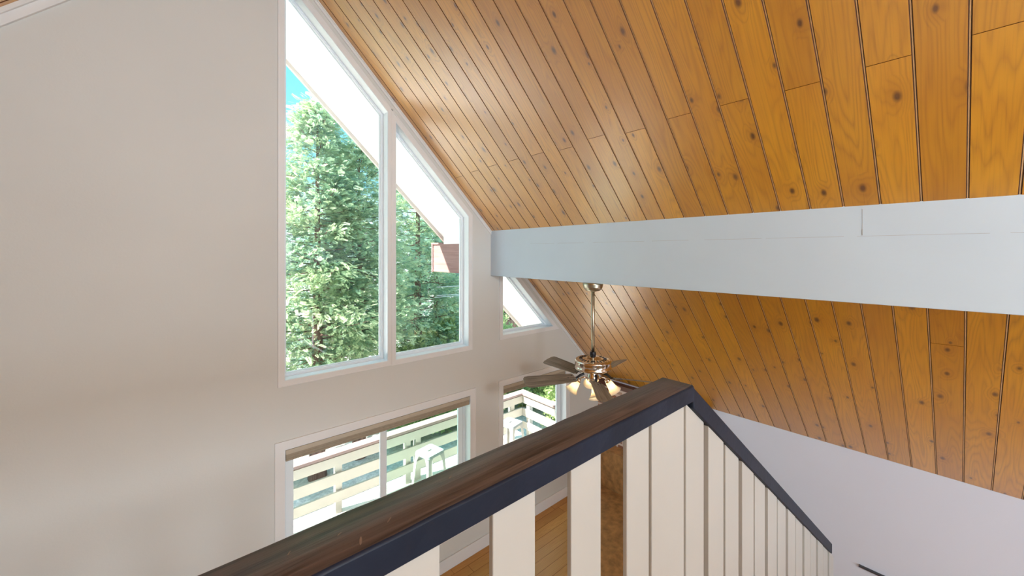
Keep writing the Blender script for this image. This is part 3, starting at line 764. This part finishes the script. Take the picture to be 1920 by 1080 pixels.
def conifer(loc, H, Rm, crown0, nb, ns, size, mat, kind, label, name='evergreen_tree', seed=0, lean=(0, 0), trunk_r=0.13, group='trees beyond the deck', profile=0.75, tint_mu=0.5):
    rng = np.random.default_rng(seed)
    t = empty(name, loc, label, 'tree', group)
    bm = bmesh.new()
    zs = np.linspace(-0.15, H*0.98, 10)
    tube(bm, [(lean[0]*z/H, lean[1]*z/H, z) for z in zs], [max(0.012, trunk_r*(1-z/H*0.96)*(1.25 if z < 0 else 1)) for z in zs], 12)
    build('trunk', bm, M['bark'], t, smooth=True)
    P, D, S, T = [], [], [], []
    bm = bmesh.new()
    ph = 0.0
    for i in range(nb):
        f = (i+0.5)/nb; z = crown0 + (H-crown0)*f
        prof = Rm*((1-f)**profile)*(0.45+0.55*min(1, f/0.18))*rng.uniform(0.55, 1.15) + 0.10
        ph += 2.39996 + rng.normal(0, 0.25)
        d0 = np.array([math.cos(ph), math.sin(ph), 0])
        base = np.array([lean[0]*z/H, lean[1]*z/H, z])
        droop = rng.uniform(-0.28, 0.02) if f < 0.8 else rng.uniform(0.1, 0.7)
        pts = []
        for s in (0, 0.35, 0.7, 1.0):
            pts.append(base + d0*prof*s + np.array([0, 0, prof*(droop*s + 0.22*s*s)]))
        tube(bm, [tuple(p) for p in pts], [0.022*(1-f*0.7), 0.015*(1-f*0.6), 0.009, 0.004], 5)
        m = int(3.6*ns*(0.35 + 0.65*prof/Rm)) + 3
        s = rng.uniform(0.22, 1.0, m)**0.75
        a = np.interp(s, (0, 0.35, 0.7, 1), [0, 1, 2, 3])
        i0 = np.minimum(a.astype(int), 2); fr_ = (a-i0)[:, None]; pts = np.array(pts)
        c = pts[i0]*(1-fr_) + pts[i0+1]*fr_
        side = np.array([-d0[1], d0[0], 0]); sg = rng.normal(0, 1, m)
        c = c + side[None, :]*(sg*0.24*prof*s)[:, None] + rng.normal(0, 0.10, (m, 3))
        dd = d0[None, :] + side[None, :]*(sg*0.9)[:, None] + rng.normal(0, 0.22, (m, 3)); dd[:, 2] += rng.uniform(-0.6, 0.7, m)
        P.append(c); D.append(dd); S.append(size*0.60*rng.uniform(0.65, 1.25, m))
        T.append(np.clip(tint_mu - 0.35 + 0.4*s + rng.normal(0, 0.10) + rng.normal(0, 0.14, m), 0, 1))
    build('branches', bm, M['bark'], t, smooth=True)
    me = foliage_mesh('foliage', np.concatenate(P), np.concatenate(D), np.concatenate(S), np.concatenate(T), kind, rng)
    link('foliage', me, mat, t)
    return t

def shrub(loc, rx, h, n, size, mat, label, seed, name='shrub', group='shrubs beyond the deck', tint_mu=0.55):
    rng = np.random.default_rng(seed)
    t = empty(name, loc, label, 'shrub', group)
    bm = bmesh.new()
    for i in range(7):
        a = rng.uniform(0, 6.28); r = rng.uniform(0.2, 0.7)*rx
        tube(bm, [(0.05*math.cos(a), 0.05*math.sin(a), -0.1), (0.4*r*math.cos(a), 0.4*r*math.sin(a), h*0.4), (r*math.cos(a), r*math.sin(a), h*0.8)], [0.03, 0.02, 0.008], 6)
    build('stems', bm, M['bark'], t, smooth=True)
    v = rng.normal(0, 1, (n, 3)); v /= np.linalg.norm(v, axis=1, keepdims=True)
    rad = rng.uniform(0.35, 1.0, n)**0.5*(1+0.16*np.sin(v[:, 0]*5+seed)*np.cos(v[:, 1]*6))
    P = v*rad[:, None]*np.array([rx, rx, h*0.5]) + np.array([0, 0, h*0.52])
    P = P[P[:, 2] > 0.05]; n = len(P)
    D = (P-np.array([0, 0, h*0.4])) + rng.normal(0, 0.5, (n, 3))
    me = foliage_mesh('foliage', P, D, size*rng.uniform(0.6, 1.2, n), np.clip(tint_mu + rng.normal(0, 0.2, n), 0, 1), 'leaf', rng)
    link('foliage', me, mat, t); return t

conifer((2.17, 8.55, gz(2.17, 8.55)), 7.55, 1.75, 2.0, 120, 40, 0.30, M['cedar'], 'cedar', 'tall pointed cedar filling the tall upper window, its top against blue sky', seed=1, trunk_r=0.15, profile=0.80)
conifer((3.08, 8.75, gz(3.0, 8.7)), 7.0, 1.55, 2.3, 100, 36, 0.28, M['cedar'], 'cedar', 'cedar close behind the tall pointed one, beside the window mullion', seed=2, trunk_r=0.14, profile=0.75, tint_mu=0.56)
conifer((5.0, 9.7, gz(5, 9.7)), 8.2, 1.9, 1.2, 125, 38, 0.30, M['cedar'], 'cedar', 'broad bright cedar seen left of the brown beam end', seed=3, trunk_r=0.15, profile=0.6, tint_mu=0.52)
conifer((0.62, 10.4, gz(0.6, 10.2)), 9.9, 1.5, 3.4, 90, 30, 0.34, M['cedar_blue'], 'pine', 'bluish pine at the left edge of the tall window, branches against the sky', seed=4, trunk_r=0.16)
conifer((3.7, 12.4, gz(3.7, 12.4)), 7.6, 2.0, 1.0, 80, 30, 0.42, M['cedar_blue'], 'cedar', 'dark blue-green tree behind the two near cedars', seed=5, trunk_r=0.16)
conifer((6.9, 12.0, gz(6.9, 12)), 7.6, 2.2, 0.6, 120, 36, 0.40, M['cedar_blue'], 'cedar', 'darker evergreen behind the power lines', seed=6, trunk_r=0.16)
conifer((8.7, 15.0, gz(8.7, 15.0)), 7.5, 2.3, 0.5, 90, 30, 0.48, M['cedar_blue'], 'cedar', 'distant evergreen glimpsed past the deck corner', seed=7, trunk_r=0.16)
conifer((-2.6, 9.2, gz(-2.6, 9.2)), 8.4, 2.0, 2.4, 90, 30, 0.42, M['cedar'], 'cedar', 'unseen cedar added to shade the yard, hidden by the blank wall', seed=8, trunk_r=0.15)  # tree added out of view so its shade falls on the yard
shrub((4.75, 8.9, gz(4.75, 8.9)), 1.15, 2.3, 1500, 0.26, M['bush'], 'leafy shrub behind the deck railing right of the two trunks', 21)
shrub((6.3, 9.0, gz(6.3, 9)), 1.25, 3.0, 1900, 0.26, M['bush'], 'tall pale shrub below the brown beam end', 22, tint_mu=0.66)
shrub((8.0, 8.9, gz(8, 8.9)), 1.35, 1.7, 1700, 0.28, M['bush'], 'shrub behind the deck corner', 23)
shrub((8.2, 6.6, gz(8.2, 6.6)), 1.3, 2.2, 1800, 0.24, M['bush'], 'bright leafy shrub beside the deck side railing', 24, tint_mu=0.68)
shrub((10.6, 10.0, gz(10.6, 10.0)), 1.5, 1.8, 1500, 0.34, M['bush'], 'shrub farther back, right of the deck corner', 25)
shrub((13.6, 15.6, gz(13.6, 15.6)), 1.9, 3.4, 1100, 0.5, M['dry'], 'dry brownish bush seen through the triangular window', 26)
shrub((16.5, 19.0, gz(16.5, 19)), 2.6, 5.2, 1300, 0.6, M['bush'], 'dark green tree crown behind the dry bush, in the triangular window', 27, tint_mu=0.25)

# fence glimpsed through the triangular window
fe = empty('wooden_fence', (11.6, 13.2, gz(11.6, 13.2)), 'reddish brown board fence seen through the triangular window', 'fence')
fz = 0.62 - gz(11.6, 13.2)
for z0 in (0.45, fz-0.30):
    bm = bmesh.new(); box(bm, -2.2, 2.4, 0.02, 0.06, z0, z0+0.09)
    build('rail', bm, M['fence'], fe)
for i in range(30):
    bm = bmesh.new(); x = -2.2+0.153*i; box(bm, x, x+0.14, 0.0, 0.02, 0.02, fz-(0.0 if i % 2 else 0.02))
    build('board', bm, M['fence'], fe)

for dy, dz, lab in ((0.0, 0.0, 'highest of the three pale power lines crossing the trees below the beam end'),
                    (0.0, -0.20, 'middle of the three pale power lines crossing the trees below the beam end'),
                    (0.10, -0.25, 'lowest of the three pale power lines crossing the trees below the beam end')):
    bm = bmesh.new()
    tube(bm, [(4.6 + i*1.3, 8.0+dy, 2.80+dz + 0.012*(i-4)**2*0.2) for i in range(9)], 0.008, 6)
    tag(build('power_line', bm, M['wire'], smooth=True), lab, 'power line', 'power lines outside')

# ---------------------------------------------------------------- light
w = bpy.data.worlds.new('sky'); bpy.context.scene.world = w; w.use_nodes = True
nt = w.node_tree; nt.nodes.clear()
out = nt.nodes.new('ShaderNodeOutputWorld'); bg = nt.nodes.new('ShaderNodeBackground')
tc = nt.nodes.new('ShaderNodeTexCoord'); sx = nt.nodes.new('ShaderNodeSeparateXYZ'); nt.links.new(tc.outputs['Generated'], sx.inputs[0])
nt.links.new(ramp(nt, sx.outputs[2], [(0.0, (0.75, 0.85, 0.90)), (0.16, (0.16, 0.40, 0.48)), (0.5, (0.085, 0.33, 0.44)), (0.75, (0.30, 0.72, 1.0))]), bg.inputs[0])
bg.inputs[1].default_value = 2.3
nt.links.new(bg.outputs[0], out.inputs[0])

def sun(d, s, col, ang):
    l = bpy.data.lights.new('sun', 'SUN'); l.energy = s; l.color = col; l.angle = R(ang)
    o = bpy.data.objects.new('sun', l); C.objects.link(o)
    o.rotation_euler = Vector(d).to_track_quat('Z', 'Y').to_euler(); return o
sun((-0.60, 0.143, 0.78), 20.0, (1.0, 0.95, 0.86), 0.6)

def area(name, loc, target, sx_, sy_, e, col):
    l = bpy.data.lights.new(name, 'AREA'); l.shape = 'RECTANGLE'; l.size = sx_; l.size_y = sy_; l.energy = e; l.color = col
    o = bpy.data.objects.new(name, l); C.objects.link(o); o.location = loc
    o.rotation_euler = (Vector(loc)-Vector(target)).to_track_quat('Z', 'Y').to_euler(); return o
area('back_window_fill', (0.5, YB-0.02, 4.1), (0.5, 0, 3.4), 4.2, 1.9, 100, (0.80, 0.90, 1.0))  # area lamp added as fill at the unseen upper back window opening
area('back_lower_window_fill', (0.3, YB-0.02, 1.1), (0.3, 0, 1.1), 6.4, 1.3, 135, (0.84, 0.92, 1.0))  # second added fill lamp, at the lower back opening out of view
l = bpy.data.lights.new('loft_fill_light', 'POINT'); l.energy = 230; l.color = (0.86, 0.94, 1.0); l.shadow_soft_size = 0.25  # fill light added behind the viewer; no fixture hangs there
o = bpy.data.objects.new('loft_fill_light', l); C.objects.link(o); o.location = (0.3, -3.0, 4.7)

# ---------------------------------------------------------------- camera
cam = bpy.data.cameras.new('camera'); cam.sensor_fit = 'HORIZONTAL'; cam.sensor_width = 36
cam.lens = 13.5954; cam.shift_y = -0.03497; cam.clip_start = 0.05; cam.clip_end = 200
co = bpy.data.objects.new('camera', cam); C.objects.link(co)
co.location = (0, 0, ZC); co.rotation_euler = (R(90), 0, R(-40.949))
sc = bpy.context.scene; sc.camera = co
sc.view_settings.view_transform = 'Standard'; sc.view_settings.look = 'None'
sc.view_settings.exposure = 0.3; sc.view_settings.gamma = 1.0; sc.view_settings.use_curve_mapping = False
sc.cycles.use_denoising = True
sc.cycles.max_bounces = 10; sc.cycles.diffuse_bounces = 6; sc.cycles.transparent_max_bounces = 24
sc.cycles.sample_clamp_indirect = 12.0
